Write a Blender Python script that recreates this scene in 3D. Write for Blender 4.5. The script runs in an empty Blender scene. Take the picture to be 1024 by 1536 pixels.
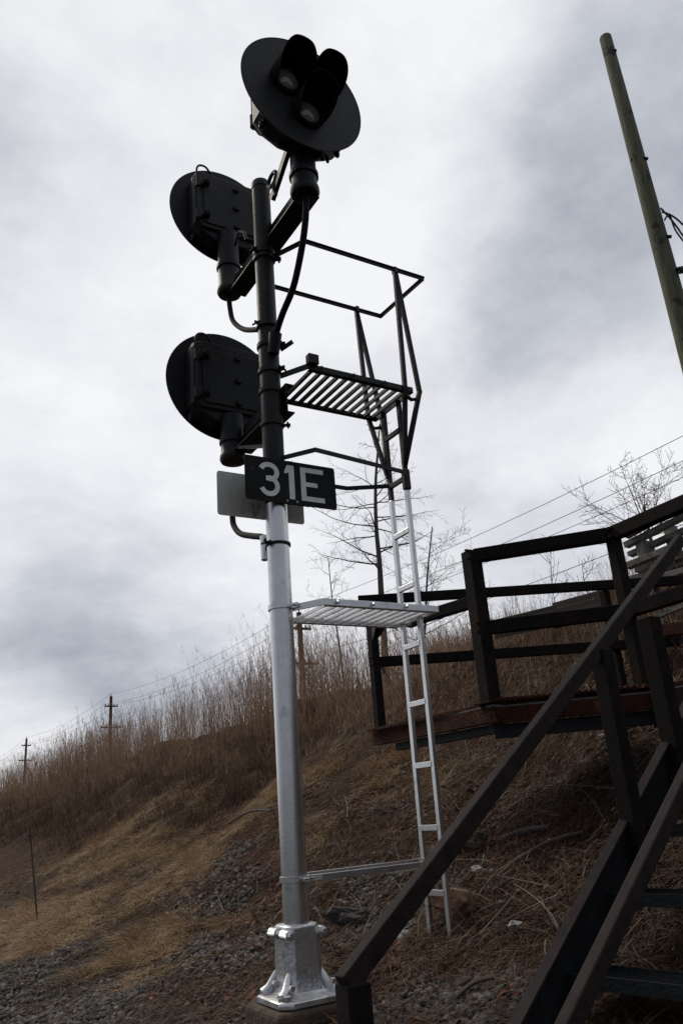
import bpy, math, random
import numpy as np
from mathutils import Vector, noise as mnoise
random.seed(7); rng=np.random.default_rng(11)
R=math.radians
scene=bpy.context.scene
COL=scene.collection

# ------------------------------------------------------------------ camera
# world axes: X = from the mast towards its ladder (up the bank), Y = along the track away, Z = up
FPX,PIT,ROL,AZ=1204.,R(20.0),R(-4.46),R(31.73)
CAM=Vector((-2.15521397,-4.26473752,.93))
def _w(v): return Vector((math.cos(AZ)*v.x+math.sin(AZ)*v.y,-math.sin(AZ)*v.x+math.cos(AZ)*v.y,v.z))
_F=Vector((0,math.cos(PIT),math.sin(PIT))); _R=Vector((1,0,0)); _U=_R.cross(_F)
_R2=_R*math.cos(ROL)+_U*math.sin(ROL); _U2=-_R*math.sin(ROL)+_U*math.cos(ROL)
CF,CR,CU=_w(_F),_w(_R2),_w(_U2)
cd=bpy.data.cameras.new('camera'); cam=bpy.data.objects.new('camera',cd); COL.objects.link(cam)
from mathutils import Matrix
m=Matrix((CR,CU,-CF)).transposed().to_4x4(); m.translation=CAM; cam.matrix_world=m
cd.sensor_fit='VERTICAL'; cd.sensor_height=24; cd.lens=24*FPX/1536; cd.clip_end=3000; cd.clip_start=.05
scene.camera=cam
def ray(x,y): return (CF*FPX+CR*(x-512)+CU*(768-y)).normalized()
def atv(x,y,v): d=ray(x,y); return CAM+d*((v-CAM.y)/d.y)
def atu(x,y,u): d=ray(x,y); return CAM+d*((u-CAM.x)/d.x)
def atz(x,y,z): d=ray(x,y); return CAM+d*((z-CAM.z)/d.z)

# ------------------------------------------------------------------ materials
def mat(name,c1,c2=None,rough=.6,metal=0,scale=6,detail=8,bump=0,bscale=40,island=0,lo=.35,hi=.65,spec=.5,stretch=None,c3=None,s3=2.0,t3=(.52,.62)):
    M=bpy.data.materials.new(name); M.use_nodes=True; nt=M.node_tree; N=nt.nodes; L=nt.links
    b=N['Principled BSDF']; b.inputs['Roughness'].default_value=rough; b.inputs['Metallic'].default_value=metal
    b.inputs['Specular IOR Level'].default_value=spec
    tc=N.new('ShaderNodeTexCoord'); src=tc.outputs['Object']
    if stretch:
        mp=N.new('ShaderNodeMapping'); mp.inputs['Scale'].default_value=stretch; L.new(src,mp.inputs[0]); src=mp.outputs[0]
    if c2 is None: b.inputs['Base Color'].default_value=(*c1,1)
    else:
        nz=N.new('ShaderNodeTexNoise'); nz.inputs['Scale'].default_value=scale; nz.inputs['Detail'].default_value=detail; nz.inputs['Roughness'].default_value=.65
        L.new(src,nz.inputs['Vector'])
        rp=N.new('ShaderNodeValToRGB'); rp.color_ramp.elements[0].position=lo; rp.color_ramp.elements[1].position=hi
        rp.color_ramp.elements[0].color=(*c1,1); rp.color_ramp.elements[1].color=(*c2,1)
        fac=nz.outputs['Fac']
        if island:
            g=N.new('ShaderNodeNewGeometry'); mx=N.new('ShaderNodeMix'); mx.data_type='FLOAT'; mx.inputs[0].default_value=island
            L.new(fac,mx.inputs[2]); L.new(g.outputs['Random Per Island'],mx.inputs[3]); fac=mx.outputs[0]
            rp.color_ramp.elements[0].position=.08; rp.color_ramp.elements[1].position=.92
        L.new(fac,rp.inputs[0]); col=rp.outputs[0]
        if c3 is not None:
            n3=N.new('ShaderNodeTexNoise'); n3.inputs['Scale'].default_value=s3; n3.inputs['Detail'].default_value=6; L.new(tc.outputs['Object'],n3.inputs['Vector'])
            r3=N.new('ShaderNodeMapRange'); r3.inputs[1].default_value=t3[0]; r3.inputs[2].default_value=t3[1]; L.new(n3.outputs['Fac'],r3.inputs[0])
            m3=N.new('ShaderNodeMix'); m3.data_type='RGBA'; L.new(r3.outputs[0],m3.inputs[0]); L.new(col,m3.inputs[6]); m3.inputs[7].default_value=(*c3,1); col=m3.outputs[2]
        L.new(col,b.inputs['Base Color'])
    if bump:
        n2=N.new('ShaderNodeTexNoise'); n2.inputs['Scale'].default_value=bscale; n2.inputs['Detail'].default_value=6; L.new(src,n2.inputs['Vector'])
        bp=N.new('ShaderNodeBump'); bp.inputs['Strength'].default_value=bump; bp.inputs['Distance'].default_value=.02
        L.new(n2.outputs['Fac'],bp.inputs['Height']); L.new(bp.outputs[0],b.inputs['Normal'])
    return M
BLACK=mat('black_paint',(.007,.0075,.008),(.014,.0145,.015),rough=.5,spec=.22,scale=5,bump=.12,bscale=30,c3=(.035,.028,.022),s3=9,t3=(.66,.72))
BLACKM=mat('black_matte',(.004,.004,.004),(.008,.008,.008),rough=.8,spec=.2,scale=9)
SILVER=mat('aluminium_paint',(.66,.65,.63),(.76,.75,.73),rough=.27,metal=.90,scale=7,bump=.035,bscale=60,c3=(.46,.45,.43),s3=11,t3=(.60,.78))
CAST=mat('aluminium_paint_cast',(.52,.52,.515),(.68,.68,.675),rough=.32,metal=.85,scale=9,bump=.16,bscale=45,c3=(.40,.38,.37),s3=14,t3=(.58,.7))
GALV=mat('bare_plate',(.44,.43,.385),(.54,.53,.48),rough=.55,metal=.35,scale=8,stretch=(3,3,1),bump=.08,c3=(.13,.11,.08),s3=6,t3=(.6,.7))
RUST=mat('dark_rusty_steel',(.006,.004,.0035),(.013,.0085,.007),rough=.85,spec=.2,scale=14,bump=.15,bscale=90,c3=(.022,.010,.006),s3=5,t3=(.58,.7))
REDRUST=mat('red_rust',(.024,.007,.004),(.058,.018,.009),rough=.9,spec=.2,scale=9,bump=.6,bscale=50,c3=(.16,.07,.03),s3=5,t3=(.6,.7))
DKSTEEL=mat('dark_steel',(.006,.007,.008),(.013,.015,.016),rough=.6,spec=.25,scale=10,bump=.3,bscale=60)
RAILTOP=mat('worn_steel',(.011,.007,.0062),(.026,.0175,.015),rough=.8,spec=.25,scale=20,bump=.14,bscale=110,stretch=(1,1,1))
GREYLIP=mat('grey_steel_lip',(.05,.052,.05),(.11,.11,.105),rough=.7,scale=14,bump=.4)
LENS=bpy.data.materials.new('lens_glass'); LENS.use_nodes=True
_b=LENS.node_tree.nodes['Principled BSDF']; _b.inputs['Base Color'].default_value=(.22,.22,.21,1); _b.inputs['Roughness'].default_value=.12; _b.inputs['Coat Weight'].default_value=1
WHITE=mat('faded_white_letter',(.66,.66,.60),(.80,.80,.74),rough=.6,scale=14)
WOODPOLE=mat('treated_wood',(.050,.056,.030),(.155,.155,.090),rough=.85,scale=7,stretch=(7,7,.35),bump=.7,bscale=22,c3=(.030,.024,.016),s3=3.5,t3=(.60,.66))
FARPOLE=mat('brown_pole_wood',(.07,.032,.018),(.13,.065,.035),rough=.85,scale=4,stretch=(4,4,.5),bump=.2)
PLANK=mat('weathered_plank',(.12,.112,.098),(.27,.26,.23),rough=.9,scale=5,stretch=(2,2,2),bump=.6,bscale=35)
BARK=mat('grey_bark',(.045,.038,.032),(.10,.088,.075),rough=.9,scale=16,bump=.5,bscale=50)
CONC=mat('stained_concrete',(.045,.030,.020),(.10,.068,.042),rough=.9,scale=8,bump=.7,bscale=40)
ROCKM=mat('dark_rock',(.018,.015,.013),(.055,.045,.038),rough=.85,scale=6,bump=.8,bscale=25)
ROCKT=mat('tan_rock',(.17,.095,.05),(.30,.18,.10),rough=.85,scale=7,bump=.8,bscale=25,c3=(.10,.06,.04),s3=9)
ROCKW=mat('pale_rock',(.36,.33,.29),(.60,.57,.52),rough=.85,scale=9,bump=.6)
BALLAST=mat('ballast_stone',(.018,.0175,.016),(.16,.152,.135),rough=.8,scale=9,island=.8,bump=.5,bscale=50)
PEBBLE=mat('mixed_pebbles',(.06,.05,.042),(.34,.29,.23),rough=.8,scale=9,island=.85,bump=.4,bscale=50)
STRAW=mat('dry_straw',(.18,.108,.046),(.54,.355,.175),rough=.75,scale=3,island=.7)
LITTER=mat('dead_litter',(.024,.0125,.007),(.155,.084,.038),rough=.85,scale=3,island=.75)
REED=mat('brown_reeds',(.15,.088,.050),(.52,.345,.215),rough=.8,scale=.5,island=.75)
LEAF=mat('fallen_leaves',(.06,.022,.012),(.22,.085,.040),rough=.8,scale=3,island=.8)
TWIG=mat('dead_twigs',(.04,.032,.026),(.19,.155,.12),rough=.85,scale=3,island=.8)
GREEN=mat('green_grass',(.02,.04,.012),(.06,.10,.03),rough=.7,scale=3,island=.7)
WIREM=mat('wire',(.03,.03,.03),rough=.6)
GLASSM=mat('insulator',(.12,.10,.09),rough=.3)
# ground: soil with gravel / red leaf patches
def ground_mat():
    M=bpy.data.materials.new('bank_soil'); M.use_nodes=True; nt=M.node_tree; N=nt.nodes; L=nt.links
    b=N['Principled BSDF']; b.inputs['Roughness'].default_value=.95; b.inputs['Specular IOR Level'].default_value=.15
    tc=N.new('ShaderNodeTexCoord')
    def nz(s,d=8,r=.65):
        n=N.new('ShaderNodeTexNoise'); n.inputs['Scale'].default_value=s; n.inputs['Detail'].default_value=d; n.inputs['Roughness'].default_value=r; L.new(tc.outputs['Object'],n.inputs['Vector']); return n
    def ramp(f,a,c,lo,hi):
        r=N.new('ShaderNodeValToRGB'); r.color_ramp.elements[0].position=lo; r.color_ramp.elements[1].position=hi
        r.color_ramp.elements[0].color=(*a,1); r.color_ramp.elements[1].color=(*c,1); L.new(f,r.inputs[0]); return r.outputs[0]
    base=ramp(nz(9).outputs['Fac'],(.030,.016,.008),(.105,.058,.027),.35,.68)
    red=ramp(nz(22).outputs['Fac'],(.035,.014,.009),(.10,.040,.022),.35,.65)
    grv=ramp(nz(40).outputs['Fac'],(.025,.025,.022),(.09,.088,.078),.38,.65)
    def mask(s,lo,hi):
        r=N.new('ShaderNodeMapRange'); r.inputs[1].default_value=lo; r.inputs[2].default_value=hi; L.new(nz(s,5).outputs['Fac'],r.inputs[0]); return r.outputs[0]
    def mix(f,a,c):
        x=N.new('ShaderNodeMix'); x.data_type='RGBA'; L.new(f,x.inputs[0]); L.new(a,x.inputs[6]); L.new(c,x.inputs[7]); return x.outputs[2]
    c=mix(mask(.9,.50,.62),base,red)
    sx=N.new('ShaderNodeSeparateXYZ'); L.new(tc.outputs['Object'],sx.inputs[0])
    r=N.new('ShaderNodeMapRange'); r.inputs[1].default_value=.5; r.inputs[2].default_value=-.6; L.new(sx.outputs[0],r.inputs[0])
    c=mix(r.outputs[0],c,grv)
    L.new(c,b.inputs['Base Color'])
    n2=nz(30,10,.75); bp=N.new('ShaderNodeBump'); bp.inputs['Strength'].default_value=.9; bp.inputs['Distance'].default_value=.06
    L.new(n2.outputs['Fac'],bp.inputs['Height']); L.new(bp.outputs[0],b.inputs['Normal'])
    return M
SOIL=ground_mat()

# ------------------------------------------------------------------ mesh helpers
class MB:
    def __init__(s): s.v=[]; s.f=[]
    def add(s,vs,fs):
        o=len(s.v); s.v+=[Vector(p) for p in vs]; s.f+=[tuple(i+o for i in q) for q in fs]; return s
    def bar(s,p0,p1,w,h,up=(0,0,1),ext=0):
        p0,p1=Vector(p0),Vector(p1); d=(p1-p0).normalized(); up=Vector(up)
        if abs(d.dot(up))>.98: up=Vector((0,1,0))
        a=d.cross(up).normalized(); b=a.cross(d).normalized(); p0=p0-d*ext; p1=p1+d*ext
        vs=[p+a*x*w/2+b*y*h/2 for p in (p0,p1) for x,y in ((-1,-1),(1,-1),(1,1),(-1,1))]
        return s.add(vs,[(3,2,1,0),(4,5,6,7),(0,1,5,4),(1,2,6,5),(2,3,7,6),(3,0,4,7)])
    def box(s,lo,hi):
        x0,y0,z0=lo; x1,y1,z1=hi
        vs=[(x0,y0,z0),(x1,y0,z0),(x1,y1,z0),(x0,y1,z0),(x0,y0,z1),(x1,y0,z1),(x1,y1,z1),(x0,y1,z1)]
        return s.add(vs,[(3,2,1,0),(4,5,6,7),(0,1,5,4),(1,2,6,5),(2,3,7,6),(3,0,4,7)])
    def tube(s,pts,rad,n=12,cap=True):
        pts=[Vector(p) for p in pts]; rs=rad if isinstance(rad,(list,tuple)) else [rad]*len(pts)
        o=len(s.v); ref=None
        for i,p in enumerate(pts):
            d=(pts[min(i+1,len(pts)-1)]-pts[max(i-1,0)]).normalized()
            if ref is None:
                ref=Vector((0,0,1)) if abs(d.z)<.9 else Vector((1,0,0))
            a=(ref-d*ref.dot(d)).normalized(); ref=a; b=d.cross(a)
            for k in range(n):
                t=2*math.pi*k/n; s.v.append(p+a*math.cos(t)*rs[i]+b*math.sin(t)*rs[i])
        for i in range(len(pts)-1):
            for k in range(n):
                k2=(k+1)%n; s.f.append((o+i*n+k,o+i*n+k2,o+(i+1)*n+k2,o+(i+1)*n+k))
        if cap:
            s.f.append(tuple(o+k for k in reversed(range(n)))); e=o+(len(pts)-1)*n; s.f.append(tuple(e+k for k in range(n)))
        return s
    def lathe(s,prof,c,axis='z',n=32):
        c=Vector(c); o=len(s.v)
        ax={'z':(Vector((1,0,0)),Vector((0,1,0)),Vector((0,0,1))),'y':(Vector((1,0,0)),Vector((0,0,1)),Vector((0,-1,0))),'x':(Vector((0,1,0)),Vector((0,0,1)),Vector((1,0,0)))}[axis]
        for r,h in prof:
            for k in range(n):
                t=2*math.pi*k/n; s.v.append(c+ax[0]*r*math.cos(t)+ax[1]*r*math.sin(t)+ax[2]*h)
        for i in range(len(prof)-1):
            for k in range(n):
                k2=(k+1)%n; s.f.append((o+i*n+k,o+i*n+k2,o+(i+1)*n+k2,o+(i+1)*n+k))
        s.f.append(tuple(o+k for k in reversed(range(n)))); e=o+(len(prof)-1)*n; s.f.append(tuple(e+k for k in range(n)))
        return s
    def prism(s,poly,fn,t0,t1):
        "poly of 2d points, fn(x,y,t)->3d"
        n=len(poly); vs=[fn(x,y,t0) for x,y in poly]+[fn(x,y,t1) for x,y in poly]
        fs=[tuple(reversed(range(n))),tuple(range(n,2*n))]+[(i,(i+1)%n,n+(i+1)%n,n+i) for i in range(n)]
        return s.add(vs,fs)
def obj(name,mb,m,parent=None,smooth=False,bevel=0,seg=2):
    me=bpy.data.meshes.new(name); off=parent_off(parent)
    me.from_pydata([tuple(v-off) for v in mb.v],[],mb.f); me.materials.append(m)
    import bmesh
    bm=bmesh.new(); bm.from_mesh(me); bmesh.ops.recalc_face_normals(bm,faces=bm.faces); bm.to_mesh(me); bm.free()
    o=bpy.data.objects.new(name,me); COL.objects.link(o)
    if parent is not None: o.parent=parent
    if smooth:
        me.polygons.foreach_set('use_smooth',[True]*len(me.polygons))
        try: me.set_sharp_from_angle(angle=R(35))
        except Exception: pass
    if bevel:
        b=o.modifiers.new('bevel','BEVEL'); b.width=bevel; b.segments=seg; b.limit_method='ANGLE'; b.angle_limit=R(40)
    return o
def parent_off(p):
    off=Vector((0,0,0))
    while p is not None: off+=p.location; p=p.parent
    return off
def tag(o,label,cat,group=None,kind=None):
    if label: o['label']=label
    if cat: o['category']=cat
    if group: o['group']=group
    if kind: o['kind']=kind
    return o
def thing(name,label,cat,loc,group=None):
    o=bpy.data.objects.new(name,None); COL.objects.link(o); o.location=loc; o.empty_display_size=.1
    return tag(o,label,cat,group)
def npmesh(name,V,F,m,parent=None):
    "V (n,3); F (m,k) all the same k, or a list of such arrays"
    Fs=F if isinstance(F,list) else [F]
    me=bpy.data.meshes.new(name); me.vertices.add(len(V)); me.vertices.foreach_set('co',np.asarray(V,np.float32).ravel())
    tot=np.concatenate([np.full(len(f),f.shape[1],np.int32) for f in Fs]); idx=np.concatenate([f.ravel() for f in Fs]).astype(np.int32)
    me.loops.add(len(idx)); me.loops.foreach_set('vertex_index',idx)
    me.polygons.add(len(tot)); st=np.concatenate([[0],np.cumsum(tot)[:-1]]).astype(np.int32)
    me.polygons.foreach_set('loop_start',st); me.polygons.foreach_set('loop_total',tot)
    me.update(calc_edges=True); me.validate(); me.materials.append(m)
    o=bpy.data.objects.new(name,me); COL.objects.link(o)
    if parent is not None: o.parent=parent
    return o

# ------------------------------------------------------------------ terrain
PU=[-400,-30,-2.5,-1.2,-.4,.3,1,2,3,4,5,6,7,12,40,400]; PZ=[-.9,-.67,-.6,-.45,-.2,-.06,.2,.62,1.13,1.75,2.42,2.92,3.1,3.15,2.6,2]
_tr=np.random.default_rng(3); WAV=[(float(a),float(b),float(c),float(d)) for a,b,c,d in zip(_tr.uniform(0,6.28,18),_tr.uniform(0,6.28,18),np.geomspace(7,.35,18),_tr.uniform(.7,1.3,18))]
def gz(u,v):
    u=np.asarray(u,float); v=np.asarray(v,float); w=.25
    z=(np.interp(u-w,PU,PZ)+np.interp(u,PU,PZ)*2+np.interp(u+w,PU,PZ))/4
    s=np.clip((6.5-v)/4,0,1); s=s*s*(3-2*s); q=np.clip((u-3.2)/3,0,1); q=q*q*(3-2*q); z=z+.42*s*q
    amp=.30+.70*np.clip((u-.4)/1.5,0,1)
    for a,ph,wl,k in WAV:
        z=z+amp*.0135*k*wl**.75*np.sin((u*math.cos(a)+v*math.sin(a))*6.283/wl+ph)
    return z
def gp(u,v,dz=0): return Vector((u,v,float(gz(u,v))+dz))
uu=np.concatenate([-np.geomspace(400,6,16),np.linspace(-5.5,-1,30),np.linspace(-.92,8,150),np.linspace(8.2,14,20),np.geomspace(15,400,16)])
vv=np.concatenate([-np.geomspace(200,6,12),np.linspace(-5.5,-2,16),np.linspace(-1.9,14,240),np.linspace(14.2,40,90),np.geomspace(41,900,50)])
G=np.stack(np.meshgrid(uu,vv,indexing='ij'),-1); Zg=gz(G[...,0],G[...,1])
Vt=np.stack([G[...,0],G[...,1],Zg],-1).reshape(-1,3); nu,nv=len(uu),len(vv)
i,j=np.meshgrid(np.arange(nu-1),np.arange(nv-1),indexing='ij'); a=(i*nv+j).ravel()
gr=npmesh('ground',Vt,np.stack([a,a+nv,a+nv+1,a+1],-1),SOIL); gr['kind']='structure'; gr['label']='brown earth embankment rising from the ballast'
gr.data.polygons.foreach_set('use_smooth',[True]*len(gr.data.polygons))

# ------------------------------------------------------------------ signal mast
sig=thing('railway_signal','tall silver and black railway signal mast with three round heads and a side ladder','railway signal',(0,0,0))
def ring_prof(r,h,z): return [(r,z-h/2),(r+.010,z-h/2+.002),(r+.010,z+h/2-.002),(r,z+h/2)]
pl=MB().lathe([(.070,.28),(.070,2.742)],(0,0,0),n=48); obj('lower_pole',pl,SILVER,sig,True)['label']='silver painted lower half of the mast'
pu=MB().lathe([(.0695,2.744),(.0695,3.90),(.066,3.92),(.066,5.24),(.070,5.245),(.070,5.29),(.062,5.305),(.030,5.312)],(0,0,0),n=48)
obj('upper_pole',pu,BLACK,sig,True)['label']='black painted upper half of the mast'
# base casting
bc=MB()
def sq(h,ch,z): return [Vector((x,y,z)) for x,y in ((h,-h+ch),(h,h-ch),(h-ch,h),(-h+ch,h),(-h,h-ch),(-h,-h+ch),(-h+ch,-h),(h-ch,-h))]
lv=[(.186,.052,.0),(.186,.052,.024),(.180,.052,.032),(.140,.04,.040),(.118,.036,.055),(.108,.034,.085),(.103,.032,.15),(.098,.030,.30),(.097,.030,.350),(.088,.030,.358)]
vs=[]; fs=[]
for h,c,z in lv: vs+=sq(h,c,z)
for k in range(len(lv)-1):
    for q in range(8): fs.append((k*8+q,k*8+(q+1)%8,(k+1)*8+(q+1)%8,(k+1)*8+q))
fs.append(tuple(reversed(range(8)))); fs.append(tuple((len(lv)-1)*8+q for q in range(8))); bc.add(vs,fs)
for sx,sy in ((1,1),(1,-1),(-1,1),(-1,-1)):      # lugs at the top, bosses at the bottom
    bc.lathe([(.022,-.045),(.025,-.04),(.025,.04),(.022,.045)],(sx*.096,sy*.070,.318),'y',14)
    bc.tube([(sx*.150,sy*.110,.036),(sx*.122,sy*.092,.065),(sx*.102,sy*.078,.11),(sx*.092,sy*.070,.145)],[.034,.028,.022,.008],12)
cast=obj('base_casting',bc,CAST,sig,True,.006)
def bolt(c,axis,r=.022,l=.02,m=CAST,parent=None):
    return obj('bolt',MB().lathe([(r,0),(r,l*.8),(r*.8,l)],c,axis,6),m,parent)
for sx,sy in ((1,1),(1,-1),(-1,1),(-1,-1)):
    bolt((sx*.140,sy*.140,.033),'z',.022,.028,CAST,cast)
    bolt((sx*.096,sy*.070-.045,.318),'y',.018,.020,CAST,cast)
    bolt((sx*.118,sy*.095-.045,.088),'y',.017,.022,CAST,cast)
# clamps round the mast
def clamp(z,m,parent,r=.07,lug=None,h=.028):
    b=MB().lathe(ring_prof(r,h,z),(0,0,0),n=36)
    if lug is not None:
        a=R(lug); d=Vector((math.cos(a),math.sin(a),0)); p=d*(r+.006)+Vector((0,0,z)); b.bar(p,p+d*.045,.012,h,(0,0,1)); q=p+d*.028; t=Vector((-d.y,d.x,0)); b.tube([q-t*.04,q+t*.04],.007,8)
    return obj('clamp',b,m,parent,True)
for z,m_,l in ((.575,SILVER,-70),(2.075,SILVER,-60),(2.475,DKSTEEL,200),(3.012,BLACK,-40),(3.30,BLACK,-30),(3.55,BLACK,None),(3.70,BLACK,-60),(3.90,BLACK,-45),(4.05,BLACK,200),(4.62,BLACK,-30),(4.66,BLACK,200)): clamp(z,m_,sig,lug=l,h=.02 if z in(2.475,3.3,4.05) else .032)

# --- signal heads
def smooth_path(pts,n=6):
    out=[]; P=[pts[0]]+pts+[pts[-1]]
    for i in range(1,len(P)-2):
        p0,p1,p2,p3=P[i-1],P[i],P[i+1],P[i+2]
        for k in range(n):
            t=k/n; out.append(.5*((2*p1)+(p2-p0)*t+(2*p0-5*p1+4*p2-p3)*t*t+(3*p1-p0-3*p2+p3)*t**3))
    out.append(pts[-1]); return out
def head(cu,cz,pv,s,post_u,post_top,post_bot,label,rr=.445):
    """s=-1 faces -Y, s=+1 faces +Y. pv = plate Y, housing lies behind it"""
    hd=bpy.data.objects.new('signal_head',None); COL.objects.link(hd); hd.parent=sig; hd.location=(cu,pv,cz); hd['label']=label
    c=Vector((cu,pv,cz))
    P=lambda x,d,z: (cu+x,pv-s*d,cz+z)         # d = depth behind the plate
    n=72
    b=MB().prism([(rr*math.cos(2*math.pi*k/n),rr*math.sin(2*math.pi*k/n)) for k in range(n)],lambda x,z,t:P(x,t,z),0,.008)
    bgd=obj('background',b,BLACK,hd,False,.003)
    rim=MB().tube([P(rr*.995*math.cos(2*math.pi*k/n),.004,rr*.995*math.sin(2*math.pi*k/n)) for k in range(n+1)],.006,6,False); obj('background_rim',rim,BLACK,hd,True)
    # housing: rounded box, lower part tapering to the post socket
    prof=[(-.315,.21),(-.295,.255),(-.24,.275),(.24,.275),(.295,.255),(.315,.21),(.315,-.27),(.26,-.34),(.14,-.40),(-.14,-.40),(-.26,-.34),(-.315,-.27)]
    b=MB(); L_=[(1.0,.008),(1.0,.125),(.96,.16)]
    vs=[P(x*k,d,z*k) for k,d in L_ for x,z in prof]; m_=len(prof)
    fs=[(i*m_+j,i*m_+(j+1)%m_,(i+1)*m_+(j+1)%m_,(i+1)*m_+j) for i in range(2) for j in range(m_)]+[tuple(range(m_)),tuple(2*m_+j for j in range(m_))]
    b.add(vs,fs); obj('housing',b,BLACK,hd,False,.008)
    # rear door with rim, hinge bar, latches
    b=MB(); dp=[(-.285,.19),(-.255,.225),(.255,.225),(.285,.19),(.285,-.27),(.255,-.305),(-.255,-.305),(-.285,-.27)]
    b.prism(dp,lambda x,z,t:P(x,t,z),.158,.184); b.prism([(x*.86,(z+.04)*.86-.04) for x,z in dp],lambda x,z,t:P(x,t,z),.182,.194)
    door=obj('rear_door',b,BLACK,hd,False,.007)
    obj('hinge_pin',MB().tube([P(-.285,.185,-.26),P(-.285,.185,.18)],.013,10),BLACK,hd,True)
    for z in (-.20,.12):
        k=MB().tube([P(-.285,.185,z-.045),P(-.285,.185,z+.045)],.025,10); k.bar(P(-.285,.19,z),P(-.20,.195,z),.03,.045,(0,0,1)); obj('hinge',k,BLACK,hd,True)
        k=MB().lathe([(.028,0),(.028,.02),(.018,.035)],P(-.225,.20,z),'y',10) if s>0 else MB().lathe([(.028,-.035),(.028,-.01),(.018,0)],P(-.225,.20,z),'y',10); obj('hinge_nut',k,RUST,hd,True)
    for x,z in ((.04,.15),(.04,-.23),(.04,-.04),(.24,.15),(.24,-.23)):
        k=MB().tube([P(x,.185,z),P(x,.215,z)],[.030,.022],10); obj('door_boss',k,BLACK,hd,True)
    # lenses, rings and hoods: two above, one below
    for x,z in ((-.125,.05),(.108,.055),(.018,-.165)):
        obj('lens',MB().lathe([(.088,0),(.082,.018),(.060,.034),(.030,.043),(.004,.046)] if s<0 else [(.088,0),(.082,-.018),(.060,-.034),(.030,-.043),(.004,-.046)],P(x,-.004,z),'y',28),LENS,hd,True)
        k=MB(); 
        q=[]; 
        for r_,d_ in ((.116,.0),(.116,-.026),(.104,-.030),(.092,-.024),(.092,.0)):
            q.append((r_,d_))
        o=len(k.v); nn=36
        for r_,d_ in q:
            for j in range(nn):
                t=2*math.pi*j/nn; k.v.append(Vector(P(x+r_*math.cos(t),d_,z+r_*math.sin(t))))
        for i_ in range(4):
            for j in range(nn): k.f.append((o+i_*nn+j,o+i_*nn+(j+1)%nn,o+(i_+1)*nn+(j+1)%nn,o+(i_+1)*nn+j))
        obj('lens_ring',k,BLACKM,hd,True)
        # hood: tunnel visor open along the bottom, longest at its crown
        k=MB(); A=R(128); na=30; nl=8; Ltop=.262
        for rad in (.120,.1165):
            for i_ in range(nl+1):
                for j in range(na+1):
                    t=-A+2*A*j/na; LL=Ltop*(.30+.70*(1-min(1,max(0,(abs(t)-R(25))/R(100)))**1.7))
                    dd=-(.01+LL*i_/nl); drop=-.015*(i_/nl)
                    k.v.append(Vector(P(x+rad*math.sin(t),dd,z+rad*math.cos(t)+drop)))
        w_=na+1; h0=(nl+1)*w_
        for i_ in range(nl):
            for j in range(na):
                a_=i_*w_+j; k.f.append((a_,a_+1,a_+w_+1,a_+w_)); k.f.append((h0+a_,h0+a_+w_,h0+a_+w_+1,h0+a_+1))
        for j in range(na): a_=nl*w_+j; k.f.append((a_,a_+1,h0+a_+1,h0+a_))
        for i_ in range(nl):
            for j in (0,na): a_=i_*w_+j; k.f.append((a_,a_+w_,h0+a_+w_,h0+a_))
        obj('hood',k,BLACKM,hd,True)
    # socket post under the housing
    pc=pv-s*.165
    b=MB().lathe([(.085,post_top-cz),(.085,(post_top*.45+post_bot*.55)-cz)],(post_u,pc,cz),n=28)
    zr=(post_top*.45+post_bot*.55); b.lathe([(.088,zr+.012),(.098,zr+.008),(.098,zr-.020),(.086,zr-.024)],(post_u,pc,0),n=28)
    b.lathe([(.086,zr-.02),(.086,post_bot+.07),(.095,post_bot+.055),(.098,post_bot+.02),(.088,post_bot),(.03,post_bot-.01)],(post_u,pc,0),n=28)
    obj('socket_post',b,BLACK,hd,True)
    # drip loop and lifting lug
    k=MB().tube(smooth_path([Vector(P(*q)) for q in ((-.285,.185,.14),(-.30,.185,.24),(-.27,.17,.31),(-.20,.15,.33),(-.12,.10,.28))],5),.009,8); obj('cable_loop',k,BLACK,hd,True)
    k=MB(); k.bar(P(-.29,.06,-.37+.05),P(.27,.06,-.37+.05),.05,.03); 
    for x in (-.30,.27): k.lathe([(.014,-.02),(.018,0),(.014,.03)],P(x*.98,.06,-.35),'z',10)
    for x in (-.16,-.12,.13,.17,.21): k.lathe([(.012,-.02),(.012,.02)],P(x,.10,-.385),'z',8)
    obj('lower_rail',k,BLACK,hd,False,.004)
    return hd
head(-.055,5.37,-.80,-1,.0,5.04,4.68,'top round signal head facing the camera, its hoods pointing outward')
head(.062,5.67,.86,1,.03,5.36,4.78,'middle round signal head seen from behind, left of the mast top',.465)
head(.030,4.04,.86,1,.02,3.70,3.33,'lowest round signal head seen from behind, above the number sign',.462)
# --- arms carrying the heads
def arm(v0,v1,z,label):
    b=MB(); b.bar((.078,v0,z),(.078,v1,z),.012,.215)
    for e_ in (-1,1): b.bar((.105,v0,z+e_*.103),(.105,v1,z+e_*.103),.056,.011)
    b.bar((.078,v0,z+.03),(.078,v1,z+.03),.030,.02)
    obj('arm_channel',b,BLACK,sig,False,.003)
    for q0,q1 in ((v0,-.075) if v0<-.2 else (None,None),(.075,v1)):
        if q0 is not None: obj('arm_web',MB().bar((.035,q0,z-.095),(.035,q1,z-.095),.085,.010),BLACK,sig)
arm(-.60,.62,4.85,''); arm(-.08,.62,3.49,'')
for z,vs_ in ((4.80,(-.16,.16,.42,-.44)),(3.44,(.16,.42))):
    for v in vs_:
        obj('through_bolt',MB().tube([(.02,v,z),(.14,v,z)],.009,8).lathe([(.018,-.01),(.018,.012)],(.125,v,z),'x',6),BLACK,sig)
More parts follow.
